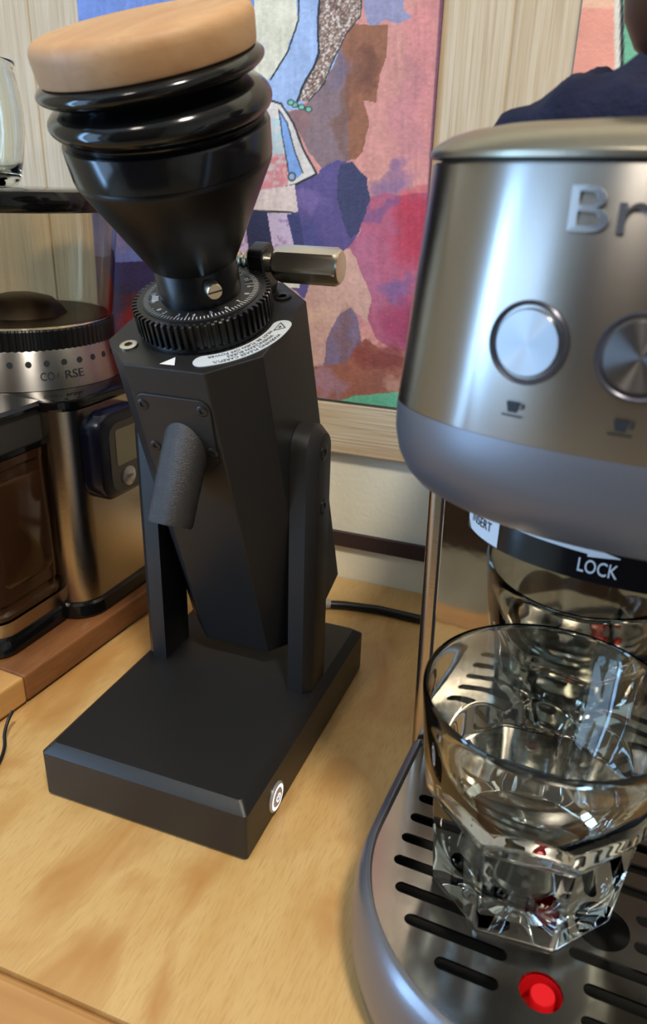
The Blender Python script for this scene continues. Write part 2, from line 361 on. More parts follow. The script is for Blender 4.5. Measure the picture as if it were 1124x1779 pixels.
def paint_main(U, V):
    n1 = fbm(U+400, V+300, 34, 1); n2 = fbm(U+400, V+300, 34, 2); n3 = fbm(U+500, V+500, 70, 3); n4 = fbm(U+400, V+300, 6, 4)
    X = U+(n1-.5)*11; Y = V+(n2-.5)*11
    C = np.empty((len(U), 3)); C[:] = (214, 148, 138)
    def blend(mask, col, a=1.):
        al = (mask*a)[:, None]; C[:] = C*(1-al)+np.array(col)*al
    def poly(pts, col, a=1., raw=False): blend(sgn_in(pts, U if raw else X, V if raw else Y).astype(float), col, a)
    def soft(cx, cy, rx, ry, col, a=1.):
        d = ((U+(n3-.5)*70+(n1-.5)*30-cx)/rx)**2+((V+(n1-.5)*60+(n2-.5)*30-cy)/ry)**2; blend(np.clip(1.25-d, 0, 1)**.8, col, a*.85)
    def line(pts, w, col=(38, 40, 48)): blend(np.clip((w-seg_d(pts, U+(n4-.5)*2, V+(n2-.5)*2))+.5, 0, 1), col)
    # right-hand pink field, blooming to red and violet below
    soft(742, 60, 40, 260, (206, 132, 130)); soft(700, 210, 34, 120, (190, 122, 132), .6); soft(660, 330, 40, 40, (222, 160, 140), .8)
    poly([(640, -150), (706, -150), (700, 18), (718, 30), (690, 42), (668, 36), (645, 50), (632, 20)], (150, 146, 178))
    soft(682, 318, 42, 30, (128, 96, 138), .9); poly([(630, 345), (665, 335), (705, 342), (730, 336), (800, 330), (800, 600), (690, 610), (655, 590), (625, 520), (590, 470), (600, 430), (625, 400)], (176, 92, 116))
    soft(735, 400, 50, 70, (186, 52, 72)); soft(640, 470, 40, 90, (176, 110, 138), .7); soft(700, 495, 34, 24, (122, 92, 142), .9); soft(720, 560, 50, 50, (158, 56, 88), .9)
    soft(668, 360, 44, 14, (110, 80, 132), .7)
    # lower left: beige wash, brown ground, leaf
    poly([(380, 440), (530, 500), (575, 440), (608, 432), (645, 520), (640, 560), (612, 540), (588, 560), (570, 640), (380, 660)], (204, 160, 146))
    soft(560, 560, 40, 26, (216, 176, 152), .7)
    poly([(560, 655), (568, 600), (588, 550), (610, 532), (622, 560), (640, 640), (600, 660)], (128, 108, 134)); soft(612, 590, 14, 60, (130, 92, 92), .7)
    poly([(340, 650), (540, 640), (600, 628), (636, 588), (660, 610), (700, 620), (800, 610), (800, 760), (340, 760)], (158, 96, 76))
    soft(575, 672, 30, 26, (168, 128, 146), .9); soft(680, 668, 22, 16, (196, 150, 130), .8); soft(665, 620, 40, 24, (128, 58, 52), .9)
    poly([(575, 694), (640, 688), (700, 680), (800, 676), (800, 760), (640, 720)], (104, 182, 142))
    # brown sheet and grey shade in the middle
    poly([(588, 60), (606, 40), (640, 44), (674, 44), (671, 90), (660, 130), (655, 178), (634, 176), (640, 220), (632, 262), (620, 276), (598, 275), (570, 240), (560, 200)], (152, 98, 70))
    soft(622, 120, 16, 60, (112, 66, 48), .8)
    poly([(500, 196), (530, 186), (560, 150), (592, 70), (602, 150), (606, 275), (560, 296), (540, 270), (520, 225)], (136, 112, 116)); soft(600, 170, 12, 110, (122, 80, 62), .7)
    soft(530, 215, 26, 30, (150, 104, 100), .7); soft(575, 120, 18, 40, (116, 104, 134), .6)
    # deep violet shape
    poly([(508, 322), (550, 300), (582, 276), (616, 282), (636, 308), (641, 350), (622, 400), (602, 432), (575, 444), (545, 470), (528, 520), (505, 500), (500, 375)], (92, 78, 132))
    poly([(588, 285), (612, 278), (636, 308), (641, 350), (620, 400), (606, 415), (585, 350)], (62, 62, 98)); soft(548, 345, 26, 26, (128, 104, 160), .8); soft(540, 410, 24, 26, (70, 72, 130), .8)
    # sky and white sheet
    poly([(430, -150), (640, -150), (600, 60), (560, 150), (520, 190), (470, 196), (440, 190)], (160, 182, 222))
    poly([(380, -150), (522, -150), (518, 40), (500, 90), (470, 136), (440, 150), (380, 140)], (220, 214, 192))
    line([(524, -150), (518, 36), (500, 90), (470, 138)], 1.4)
    # glittering sleeve
    sl = [(566, -150), (552, 40), (554, 92), (546, 114), (526, 150), (518, 176), (536, 176), (562, 148), (576, 112), (602, 58), (626, 28), (640, -150)]
    poly(sl, (150, 122, 108), raw=True)
    g = fbm(U+900, V+900, 3.2, 9); blend(sgn_in(sl, U, V)*np.clip((g-.55)*9, 0, 1), (226, 216, 206), .9); blend(sgn_in(sl, U, V)*np.clip((.42-g)*9, 0, 1), (84, 62, 56), .8)
    line([(566, -150), (552, 40), (554, 92), (546, 114), (526, 150), (517, 176)], 2.); line([(536, 176), (562, 148), (576, 112), (602, 58), (626, 28), (640, -150)], 1.)
    # figure: pale sleeve, blue blade, red hatching
    fig = [(440, 172), (472, 175), (488, 180), (510, 214), (528, 262), (550, 302), (514, 320), (440, 340), (400, 345), (400, 172)]
    poly(fig, (222, 212, 204), raw=True); hat = .5+.5*np.sin((U*.9+V*.35)); fm = sgn_in(fig, U, V)
    blend(fm*((V > 205) & (V < 268) & (U < 492))*np.clip(n4*1.6-.3, 0, 1), (150, 190, 204), .8); blend(fm*((V > 268) & (U < 500))*np.clip(n4*1.8-.2, 0, 1), (212, 112, 118), .85)
    poly([(484, 190), (499, 214), (512, 262), (526, 300), (516, 310), (502, 300), (492, 244)], (128, 164, 220), raw=True)
    line([(484, 190), (499, 214), (512, 262), (526, 300)], 1.); line([(484, 190), (492, 244), (502, 302)], 1.)
    line([(468, 174), (488, 180), (510, 214), (528, 262), (550, 302), (514, 320), (470, 332), (400, 346)], 1.8)
    for cx, cy in ((507, 307), (512, 182), (524, 186), (536, 190), (505, 178)):
        d = np.hypot((U-cx)/(7 if cy < 200 else 8), (V-cy)/(6 if cy < 200 else 9)); blend(np.clip((1-d)*6, 0, 1), (44, 56, 56)); blend(np.clip((.72-d)*6, 0, 1), (118, 190, 160) if cy < 200 else (150, 170, 200))
    # skirt band, navy trousers with hatched stripes
    poly([(380, 342), (512, 321), (518, 368), (380, 376)], (226, 204, 196), raw=True); line([(380, 376), (440, 366), (508, 370)], 1.8)
    poly([(380, 372), (510, 370), (520, 470), (380, 470)], (206, 184, 208), raw=True); blend(sgn_in([(380, 372), (510, 370), (520, 470), (380, 470)], U, V)*np.clip((n4-.5)*6, 0, 1), (150, 116, 160), .7)
    poly([(424, 368), (464, 368), (480, 470), (436, 470)], (44, 44, 78), raw=True)
    poly([(498, 372), (520, 370), (530, 440), (514, 440)], (60, 62, 108), raw=True); poly([(480, 440), (530, 436), (520, 500), (490, 500)], (222, 214, 200), raw=True)
    # far left: blue wash over violet and dark red
    poly([(60, -150), (440, -150), (440, 170), (60, 200)], (112, 138, 204)); poly([(300, -150), (420, -150), (430, 160), (330, 200)], (196, 196, 206), .7)
    poly([(60, 190), (300, 190), (400, 380), (330, 700), (60, 700)], (104, 112, 182)); soft(240, 430, 60, 36, (116, 128, 196), .8)
    poly([(100, 455), (340, 452), (340, 520), (100, 520)], (58, 44, 92)); poly([(100, 512), (380, 505), (380, 760), (100, 760)], (128, 38, 42)); soft(208, 540, 26, 40, (60, 40, 62), .9); soft(200, 400, 16, 50, (170, 130, 160), .5)
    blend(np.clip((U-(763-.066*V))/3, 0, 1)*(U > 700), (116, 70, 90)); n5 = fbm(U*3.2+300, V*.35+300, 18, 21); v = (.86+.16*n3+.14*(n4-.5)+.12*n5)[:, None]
    return np.clip(C*v, 4, 250)
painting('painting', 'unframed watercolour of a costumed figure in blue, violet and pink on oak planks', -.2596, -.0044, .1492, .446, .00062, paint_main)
def paint_side(U, V):
    n3 = fbm(U+500, V+500, 50, 13); n1 = fbm(U+500, V+500, 14, 14); X = U+(n1-.5)*3
    C = np.empty((len(U), 3)); C[:] = (228, 152, 132)
    def blend(m, c):
        a = np.clip(np.asarray(m, float), 0, 1)[:, None]; C[:] = C*(1-a)+np.array(c)*a
    blend((16-V)/4, (226, 176, 146)); blend((X-1066)/3, (214, 208, 192)); blend((U-1076)/3, (34, 36, 40)); blend((X-1082)/3, (110, 176, 140)); blend((X-1150-60*np.sin(V/90))/30, (206, 150, 150)); blend((X-1330+50*np.sin(V/70))/20, (150, 160, 196))
    return np.clip(C*(.92+.16*n3)[:, None], 4, 250)
painting('painting', 'salmon pink watercolour with a white margin beside the towel on the coffee machine', .0742, .30, .1492, .446, .0009, paint_side)

# ------------------------------------------------------------------ black single-dose grinder
TAU = math.radians(19.5); PY, PZ = .0420, .2201
ct, sn = math.cos(TAU), math.sin(TAU)
def T(v): return Vector((v.x, PY+v.y*ct-v.z*sn, PZ+v.y*sn+v.z*ct))
TM = Matrix(((1, 0, 0, 0), (0, ct, -sn, PY), (0, sn, ct, PZ), (0, 0, 0, 1)))
V0 = .0425
TA = TM @ Matrix.Translation((0, V0, 0))      # frame of the burr axis
G = thing('coffee_grinder', 'black angular single-dose coffee grinder with wooden bellows cap and lit power button', 'coffee grinder', (-.0575, 0, 0))
HW, LEN = .0575, .1707
def rect(i, z, bi=None):
    x = HW-i; y0 = i; y1 = LEN-i; return [(-x, y0, z), (x, y0, z), (x, y1, z), (-x, y1, z)]
def rbase(i, z):
    return [(x, y, z) for x, y in rrect(-HW+i, HW-i, i, LEN-i, .0022, 3)]
base = MB().loft([rbase(.0005, .0014), rbase(0, .0020), rbase(0, .0274), rbase(.0003, .0278), rbase(.0044, .0317), rbase(.0048, .0320)]).build('base', M_black, G, ang=25)
for x in (-.045, .045):
    for y in (.014, .156): MB().lathe([(.006, 0), (.0065, .0004), (.0065, .0016)], 24, Matrix.Translation((x, y, 0))).build('rubber_foot', M_rubber, base)
# power button on the right flank
BM = align((HW, .0326, .0118), (1, 0, 0), (0, 0, 1))
pb = MB().lathe([(.0080, -.001), (.0080, .0006), (.0075, .0012), (.0068, .0013), (.0066, .0004), (.0052, .0004), (.0051, .0013), (.0047, .0016), (.0001, .0017)], 48, BM).build('power_button', M_silverp, G, label='round silver power button with a glowing ring')
MB().lathe([(.0066, .0004), (.0066, .0012), (.0053, .0012), (.0053, .0004)], 48, BM, cap=False).build('light_ring', M_led, pb)
ic = MB()
for k in range(20):
    a0 = math.radians(125+290*k/20); a1 = math.radians(125+290*(k+1)/20)
    ic.add([BM @ Vector((r*math.cos(a-PI/2), r*math.sin(a-PI/2), .0018)) for a, r in ((a0, .0018), (a0, .0024), (a1, .0024), (a1, .0018))], [(0, 1, 2, 3)])
ic.add([BM @ Vector(q) for q in ((.0002, -.0003, .0018), (.0002, .0003, .0018), (.0026, .0003, .0018), (.0026, -.0003, .0018))], [(0, 1, 2, 3)])
ic.build('power_symbol', M_led, pb, smooth=False)
# uprights
def prof(i):
    r = .01325-i; cy = .10275; out = [(cy-r, .0318), (cy-r, .172)]
    out += [(cy-r*math.cos(math.radians(a)), .172+r*math.sin(math.radians(a))) for a in range(12, 180, 12)]
    out += [(cy+r, .172), (cy+r, .0318)]; return out
for s in (-1, 1):
    L = [[(s*x, y, z) for y, z in prof(i)] for x, i in ((.0392, .0), (.0480, 0), (.0482, .0002), (.0524, .0040), (.0526, .0044))]
    up = MB().loft(L).build('upright', M_black, G, ang=28)
    for y, z in ((.1015, .1715), (.1030, .1420)): screw_mb(align((s*.0526, y, z), (s, 0, 0)), .0042, .0006).build('screw', M_screw, up)
# body: tilted octagonal prism
octo = [(-.02, 0), (.02, 0), (.039, .018), (.039, .070), (.02, .0870), (-.02, .0870), (-.039, .070), (-.039, .018)]
body = MB().loft([[(x, y, z) for x, y in octo] for z in (-.188, 0)]).xf(T).build('body', M_black, G, smooth=False, bevel=.0005, seg=2)
FACE = TM @ align((0, 0, 0), (0, -1, 0), (1, 0, 0))     # x right, y along w (flipped), z outwards from the front face
FACE = TM @ Matrix(((1, 0, 0, 0), (0, 0, -1, 0), (0, 1, 0, 0), (0, 0, 0, 1)))
pl_out = rrect(-.0190, .0190, -.0525, -.0140, .0055, 6)
# narrower, rounder foot of the plate
pl_out = [(x*(1-.22*max(0, (-.043-y)/.0095)), y) for x, y in pl_out]
gro = [(x*1.03, -.0332+(y+.0332)*1.026) for x, y in pl_out]
MB().loft([z3(gro, -.0004), z3(gro, .0001)], M=FACE).build('plate_groove', M_well, G, smooth=False)
fp = MB().loft([z3(pl_out, -.0004), z3(pl_out, .0005), z3([(x*.985, -.0332+(y+.0332)*.985) for x, y in pl_out], .0008)], M=FACE).build('front_plate', M_black, G, ang=25)
for x, y in ((-.0152, -.0197), (.0152, -.0192), (-.0148, -.0428), (.0154, -.0420)):
    screw_mb(FACE @ Matrix.Translation((x, y, .0006)), .0028, .0007).build('screw', M_screw, fp)
# spout
a0 = Vector((.0015, .0640, .1975)); a1 = Vector((.0, .0402, .1475)); SM = align(a0, (a1-a0)); Ls = (a1-a0).length
MB().lathe([(.0108, 0), (.0108, Ls-.0012), (.0102, Ls), (.0088, Ls), (.0086, Ls-.01), (.0086, Ls-.03)], 48, SM).build('spout', M_spout, G)
# top plate details
def top_at(x, v, w=0.): return TM @ Vector((x, v, w))
for i, (x, v) in enumerate(((-.0262, .0150), (.0262, .0715), (-.0262, .0715))):
    screw_mb(TM @ Matrix.Translation((x, v, .0002)), .0042, .0006).build('screw', M_knob if i == 0 else M_blackm, body)
MB().add([(-.0034, .0030, .0003), (.0040, .0032, .0003), (.0010, .0095, .0003)], [(0, 1, 2)]).xf(T).build('pointer_mark', M_white, body, smooth=False, label='white triangle mark')
# warning sticker: arc round the dial, with its words
def arc_pt(r, a, w): return TA @ Vector((r*math.cos(a), r*math.sin(a), w))
st = MB(); n = 40; A0, A1 = math.radians(-66), math.radians(4); r0, r1 = .0324, .0414; rm = (r0+r1)/2; hr = (r1-r0)/2
ring = []
for k in range(n+1): ring.append((r1, A0+(A1-A0)*k/n))
for k in range(1, 12): a = PI/2-PI*k/12; ring.append((rm+hr*math.sin(a), A1+hr*math.cos(a)/rm))
for k in range(n+1): ring.append((r0, A1+(A0-A1)*k/n))
for k in range(1, 12): a = -PI/2+PI*k/12; ring.append((rm+hr*math.sin(a), A0-hr*math.cos(a)/rm))
st.loft([[arc_pt(r, a, w) for r, a in ring] for w in (.0001, .0004)])
sticker = st.build('warning_sticker', M_sticker, G, smooth=False, label='pale grey curved warning sticker')
def arc_text(txt, size, r, a_start, parent, name, width=None, m=M_ink, w=.00055, inward=False):
    mb = text_mb(txt, size, .00001, 'LEFT', width)
    def f(v):
        if inward: a = a_start+v.x/r; return arc_pt(r-v.y, a, w+v.z)      # tops towards the axis
        a = a_start-v.x/r; return arc_pt(r+v.y, a, w+v.z)                  # tops outwards, reading clockwise
    return mb.xf(f).build(name, m, parent, smooth=False)
arc_text('WARNING PLEASE CAREFUL', .0026, .0396, math.radians(-8), sticker, 'warning_text', .036)
arc_text('WHENCLEAN BURRS', .0026, .0370, math.radians(-11), sticker, 'warning_text', .025)
arc_text('MUST BE TURN OFF POWER', .0024, .0344, math.radians(-6), sticker, 'warning_text', .034)
tri = [(.0358, 7.5), (.0398, 0.5), (.0352, -5.5)]; tp = [arc_pt(r, math.radians(a), .0006) for r, a in tri]
tm = MB(); cen = sum(tp, Vector())/3
for k in range(3):
    A, B = tp[k], tp[(k+1) % 3]; tm.add([A, B, cen+(B-cen)*.8, cen+(A-cen)*.8], [(0, 1, 2, 3)])
tm.add([cen+(tp[0]-cen)*.28, cen+(tp[1]-cen)*.28, cen+(tp[2]-cen)*.28], [(0, 1, 2)])
tm.build('warning_triangle', M_ink, sticker, smooth=False)
# dial: toothed ring with a printed face
MB().lathe([(.0302, 0), (.0302, .0012), (.0296, .0028)], 72, TA).build('dial_seat', M_blackm, G)
NT = 60; gl = []
for k in range(NT):
    for f_, r in ((-.30, .0298), (-.20, .0318), (.20, .0318), (.30, .0298)):
        a = 2*PI*(k+f_)/NT; gl.append((r*math.cos(a), r*math.sin(a)))
dial = MB().loft([z3([(x*.985, y*.985) for x, y in gl], .0026), z3(gl, .0032), z3(gl, .0136), z3([(x*.985, y*.985) for x, y in gl], .0141), z3([(x*.90, y*.90) for x, y in gl], .0141)], M=TA).build('dial', M_blackm, G, ang=25)
MB().lathe([(.0272, .0138), (.0272, .0144), (.0268, .0146), (.0001, .0146)], 72, TA).build('dial_face', M_black, dial)
tk = MB(); STEP = 360/19
def adeg(k): return -71+(k-4)*STEP
for k in range(19*5):
    a = math.radians(adeg(k/5)); r2 = .0263; ln = .0022 if k % 5 else .0030
    if k in (18, 47, 80): ln = .0062
    c, s = math.cos(a), math.sin(a); hw = .00016
    tk.add([TA @ Vector((r*c-q*hw*s, r*s+q*hw*c, .01475)) for r, q in ((r2-ln, -1), (r2, -1), (r2, 1), (r2-ln, 1))], [(0, 1, 2, 3)])
tk.build('scale_marks', M_white, dial, smooth=False)
for k in range(1, 20):
    t = str(k); wd = .0014*len(t); arc_text(t, .0030, .0222, math.radians(adeg(k))-wd/2/.0222, dial, 'numeral', wd, M_white, .01475, True)
bi = MB()
for k in range(-1, 3):
    a = math.radians(-152+4*(k-.5)); c, s = math.cos(a), math.sin(a)
    bi.add([TA @ Vector((r*c-q*s*.0006, r*s+q*c*.0006, .01475)) for r, q in ((.0195, -1), (.0225, -1), (.0225, 1), (.0195, 1))], [(0, 1, 2, 3)])
bi.build('bars_symbol', M_white, dial, smooth=False)
# worm screw, bracket and hexagonal knob behind the dial
WV, WW = .0765, .0128
wm = MB(); loops = []
for k in range(161):
    x = -.010+.022*k/160; L = []
    for j in range(20):
        a = 2*PI*j/20; r = .0028+.0016*max(0, math.cos(a-2*PI*x/.0030))**.6
        L.append((x, WV+r*math.cos(a), WW+.002+r*math.sin(a)))
    loops.append(L)
wm.loft(loops).xf(T).build('worm_screw', M_knob, G, label='bright threaded worm screw')
bk = [[(x, y, z) for y, z in rrect(WV-.0075, WV+.0065, -.0002, WW+.0105, .004, 4)] for x in (.0112, .0120, .0188, .0196)]
bk[0] = [(x, WV+(y-WV)*.92, .0102+(z-.0102)*.94) for x, y, z in bk[0]]; bk[3] = [(x, WV+(y-WV)*.92, .0102+(z-.0102)*.94) for x, y, z in bk[3]]
MB().loft(bk).xf(T).build('knob_bracket', M_blackm, G, ang=25)
def hexloop(x, r, rc=None):
    out = []
    for i in range(48):
        a = 2*PI*i/48; k = r*math.cos(PI/6)/math.cos((a % (PI/3))-PI/6); k = min(k, rc) if rc else k
        out.append((x, WV+k*math.cos(a), WW+.0020+k*math.sin(a)))
    return out
MB().loft([hexloop(.0195, .0052, .0044), hexloop(.0222, .0052, .0044), hexloop(.0226, .0086, .0066), hexloop(.0238, .0086, .0077), hexloop(.0262, .0087), hexloop(.0535, .0087), hexloop(.0549, .0087, .0079), hexloop(.0556, .0086, .0070), hexloop(.0557, .006, .005)]).xf(T).build('adjusting_knob', M_knob, G, ang=20, label='hexagonal nickel adjusting knob')
# neck and funnel
MB().lathe([(.0184, .0144), (.0184, .0290), (.0180, .0296)], 64, TA).build('neck', M_blackm, G)
MB().lathe([(.0182, .0294), (.0192, .0302), (.0398, .0688), (.0402, .0700), (.0400, .0712), (.030, .0712)], 96, TA).build('funnel', M_cone, G, label='satin black metal funnel')
MB().lathe([(.0398, .0711), (.0405, .0716), (.0412, .0828), (.0408, .0838), (.0392, .0842), (.030, .0842)], 96, TA).build('collar', M_band, G)
AN = -PI/4; td = Vector((math.cos(AN), math.sin(AN), 0))
MT = TA @ align(td*.0176+Vector((0, 0, .0250)), td, (0, 0, 1))
ts = MB().lathe([(.0024, 0), (.0024, .0030), (.0032, .0032), (.0034, .0036), (.0034, .0080), (.0031, .0085), (.0001, .0086)], 32, MT).build('thumb_screw', M_knob, G, label='knurled nickel thumb screw')
MB().box(-.0003, .0003, -.0031, .0031, .00865, .00872).xf(lambda v: MT @ v).build('slot', M_ink, ts, smooth=False)
# bellows and wooden cap, sagging a little to one side
def sag(v):
    k = min(1, max(0, (v.z-.085)/.019)); k = k*k*(3-2*k)
    return TA @ Vector((v.x-.0016*k, v.y, v.z+v.x*math.tan(math.radians(3.6))*k))
bp_ = [(.0385, .0836), (.0392, .0848), (.0396, .0862)]
def bulge(r0, z0, z1, R, n=10):
    return [(r0+(R-r0)*math.sin(PI*k/n)**.75, z0+(z1-z0)*k/n) for k in range(n+1)]
bp_ += bulge(.0398, .0866, .0962, .0436)+[(.0368, .0972), (.0352, .0980), (.0360, .0988)]+bulge(.0385, .0994, .1072, .0438)+[(.0385, .1076)]
MB().lathe(bp_, 96, None).xf(sag).build('bellows', M_rubber, G, label='glossy black rubber bellows', ang=60)
cap_ = [(.0404, .1066), (.0411, .1070), (.0414, .1080), (.0419, .1150), (.0418, .1170), (.0410, .1190), (.0394, .1203), (.036, .1208), (.0001, .1209)]
MB().lathe(cap_, 96, None).xf(sag).build('wooden_cap', M_maple, G, label='round pale maple cap', ang=40)
# cable
cb = tag(MB().tube([(-.072, .1712, .013), (-.071, .190, .012), (-.066, .212, .0085), (-.058, .227, .0048), (-.050, .2335, .0036), (-.035, .2385, .0034), (-.010, .2425, .0034), (.020, .2415, .0034), (.06, .2435, .0034), (.11, .252, .0034), (.2, .262, .0034), (.35, .268, .0034)], .0031, 14).build('power_cable', M_cable, None, ang=60), 'black power cable running along the table behind the black grinder', 'cable')
MB().tube([(-.0545, .2302, .0042), (-.050, .2335, .0037), (-.0455, .2354, .0036)], [.0036, .0039, .0034], 14).build('strain_relief', M_relief, cb)

# ------------------------------------------------------------------ espresso machine
OM = (.13399, -.04597, 0); PHI = math.radians(-3)
E_ = thing('espresso_machine', 'brushed steel espresso machine with round push buttons and a slotted drip tray', 'coffee machine', OM, PHI)
NF = 56
def outline(a, b, c, back, r=.02):
    out = [(a*math.cos(PI+PI*k/NF), c+b*math.sin(PI+PI*k/NF)) for k in range(NF+1)]
    for cx, a0 in ((a-r, 0), (-(a-r), 90)):
        for k in range(7):
            t = math.radians(a0+90*k/6); out.append((cx+r*math.cos(t), back-r+r*math.sin(t)))
    return out
BACK = .268
def hloop(i, z, back=BACK):
    f_ = (z-.231)/.070; a = .0796-.0060*f_-i; b = .0430-.0025*f_-i*.6; return z3(outline(a, b, .049, back-i, .02), z)
# body with framed mirror panel
MT_ = math.tan(math.radians(4.0))
def fy(z, y=.1036): return y-(z-.045)*MT_
bl = [z3(rrect(-.0803+i, .0803-i, fy(z, .1050), BACK, .004), z) for i, z in ((.001, .003), (0, .005), (0, .2305))]
mbody = MB().loft(bl).build('body', M_strips, E_)
MB().box(-.0738, .0738, .1045, .1052, .010, .2305).xf(lambda v: Vector((v.x, fy(v.z, v.y), v.z))).build('panel_gap', M_well, mbody, smooth=False)
MB().box(-.0725, .0725, .1036, .1049, .012, .2300).xf(lambda v: Vector((v.x, fy(v.z, v.y), v.z))).build('mirror_panel', M_mirror, E_, smooth=False, bevel=.0005, seg=2, label='mirror-polished steel splash panel')
head = MB().loft([hloop(.0006, .2315), hloop(0, .2320), hloop(0, .3005), hloop(.0008, .3012)]).build('head', M_steel, E_, label='curved brushed steel front', ang=40)
lid_rows = [(.0006, .3018), (-.0012, .3022), (-.0014, .3034), (-.0006, .3044), (.0012, .3060), (.0050, .3080), (.0105, .3096), (.019, .3110), (.031, .3118)]
MB().loft([hloop(i, .301)[:0] or [(x, y, z) for x, y, _ in hloop(i, .301)] for i, z in lid_rows]).build('lid', M_lidm, E_, ang=50)
MB().loft([hloop(.0022, .3008), hloop(.0022, .3022)]).build('lid_seam', M_well, head, smooth=False)
top = outline(.0796, .043, .049, BACK); bot = outline(.0606, .0370, .0875, .240, .02)
rows = [(.2318, 0), (.2300, -.004), (.222, .0), (.2145, .05), (.208, .14), (.2025, .27), (.198, .44), (.1945, .64), (.192, .84), (.1905, 1)]
MB().loft([[(p[0]+(q[0]-p[0])*s, p[1]+(q[1]-p[1])*s, z) for p, q in zip(top, bot)] for z, s in rows]).build('cowl', M_greyp, E_, ang=60, label='satin grey rounded underside')
MB().loft([[(x, y, z) for x, y, _ in hloop(.0012, .2315)] for z in (.2302, .2322)]).build('head_seam', M_well, head, smooth=False)
ringo = (.0600, .0362, .0890)
col_ = MB().loft([z3(outline(*ringo, .0945, .001), z) for z in (.1915, .1740)]).build('group_collar', M_band, E_)
# prints that follow curved fronts
def arc_table(a, b, c):
    t = np.linspace(PI, 2*PI, 1201); x = a*np.cos(t); y = c+b*np.sin(t); s = np.concatenate([[0], np.cumsum(np.hypot(np.diff(x), np.diff(y)))]); s -= np.interp(0, x, s)
    return s, x, y, t, a, b
def wrap(tabl, v, off):
    s, x, y, t, a, b = tabl; tt = float(np.interp(v[0], s, t)); n = Vector((math.cos(tt)/a, math.sin(tt)/b, 0)).normalized()
    return Vector((float(np.interp(v[0], s, x)), float(np.interp(v[0], s, y)), v[1]))+n*(off+v[2])
def s_of(tabl, x): return float(np.interp(x, tabl[1][:], tabl[0][:]))
TR = arc_table(*ringo)
def on_ring(mb, name, m, off=.0003, parent=None): return mb.xf(lambda v: wrap(TR, v, off)).build(name, m, parent or col_, smooth=False)
def strip2d(x0, x1, z0a, z1a, z0b, z1b, n=16):
    mb = MB(); vs = []; fs = []
    for k in range(n+1):
        f_ = k/n; x = x0+(x1-x0)*f_; vs += [(x, z0a+(z0b-z0a)*f_, 0), (x, z1a+(z1b-z1a)*f_, 0)]
        if k: fs.append((2*k-2, 2*k, 2*k+1, 2*k-1))
    return mb.add(vs, fs)
sI0, sI1, sA, sT = s_of(TR, -.0585), s_of(TR, -.0440), s_of(TR, -.0125), s_of(TR, -.0022)
pill = strip2d(sI0+.005, sI1, .1752, .1878, .1746, .1878, 8); pill.add([(sI0, .1815, 0), (sI0+.0012, .1778, 0), (sI0+.005, .1752, 0), (sI0+.005, .1878, 0), (sI0+.0012, .1852, 0)], [(0, 1, 2, 3, 4)])
on_ring(pill, 'insert_tab', M_white)
on_ring(strip2d(sI1, sA, .1850, .1876, .1842, .1858), 'lock_arrow', M_white)
on_ring(strip2d(sA, sT, .1832, .1870, .1846, .1849, 6), 'lock_arrow', M_white)
t_ = text_mb('INSERT', .0052, .00001, 'CENTER', .0125); t_.v = [(x+(sI0+sI1)/2+.0012, y+.1808, z) for x, y, z in t_.v]; on_ring(t_, 'insert_text', M_ink, .0006)
t_ = text_mb('LOCK', .0072, .00008, 'CENTER', .0128); t_.v = [(x+s_of(TR, -.0088), y+.1795, z) for x, y, z in t_.v]; on_ring(t_, 'lock_text', M_white, .0004)
TH = arc_table(.0766, .0418, .049)
def head_tab(z): f_ = (z-.231)/.070; return arc_table(.0796-.0060*f_, .0430-.0025*f_, .049)
TB = head_tab(.290)
M_brand = mat('chrome lettering', (206, 206, 206), .24, 1., noise=.02)
t_ = text_mb('Breville', .0150, .0004, 'CENTER', .0590); t_.v = [(x, y+.2905, z) for x, y, z in t_.v]
t_.xf(lambda v: wrap(TB, v, .0004)).build('brand_text', M_brand, head, smooth=False, label='raised chrome lettering')
M_btn = mat('spun steel button', (158, 158, 160), .3, 1., aniso=.9, arot=.25, tangent='Z')
M_bezel = mat('dark bezel', (74, 73, 82), .3, .6)
for k, x in enumerate((-.0347, -.0070, .0207, .0484)):
    tb_ = head_tab(.2585); s_ = s_of(tb_, x); p0 = wrap(tb_, (s_, .2585, 0), 0); p1 = wrap(tb_, (s_+.0005, .2585, 0), 0); tx = (p1-p0).normalized(); nn = tx.cross(Vector((0, 0, 1)))
    tilt = -math.atan2(.006, .07); nn = (nn+Vector((0, 0, 1))*.05).normalized()
    BM_ = align(p0, nn, (0, 0, 1))
    bz = MB().lathe([(.0108, -.004), (.0108, .0004), (.0104, .0008), (.0100, .0006), (.0090, -.0006), (.0090, -.003)], 48, BM_, cap=False).build('button_bezel', M_bezel, E_)
    bt = MB().lathe([(.0088, -.004), (.0088, .0004), (.0084, .0009), (.0001, .0010)], 48, None).build('button_cap', M_btn, bz, ang=40)
    bt.matrix_local = BM_
    # cup symbol under the button
    tc_ = head_tab(.2408); sc = s_of(tc_, x-.0016)
    cu = MB(); cu.add([(sc-.0019, .2428, 0), (sc+.0019, .2428, 0), (sc+.0013, .2400, 0), (sc-.0013, .2400, 0)], [(0, 1, 2, 3)]); cu.add([(sc-.003, .2392, 0), (sc+.003, .2392, 0), (sc+.003, .2388, 0), (sc-.003, .2388, 0)], [(0, 1, 2, 3)])
    cu.add([(sc+.0019, .2425, 0), (sc+.0031, .2425, 0), (sc+.0031, .2411, 0), (sc+.0018, .2411, 0), (sc+.0018, .2414, 0), (sc+.0026, .2414, 0), (sc+.0026, .2421, 0), (sc+.0019, .2421, 0)], [(0, 1, 6, 7), (1, 2, 5, 6), (2, 3, 4, 5)])
    cu.xf(lambda v: wrap(tc_, v, .0003)).build('cup_symbol', M_ink, bz, smooth=False)
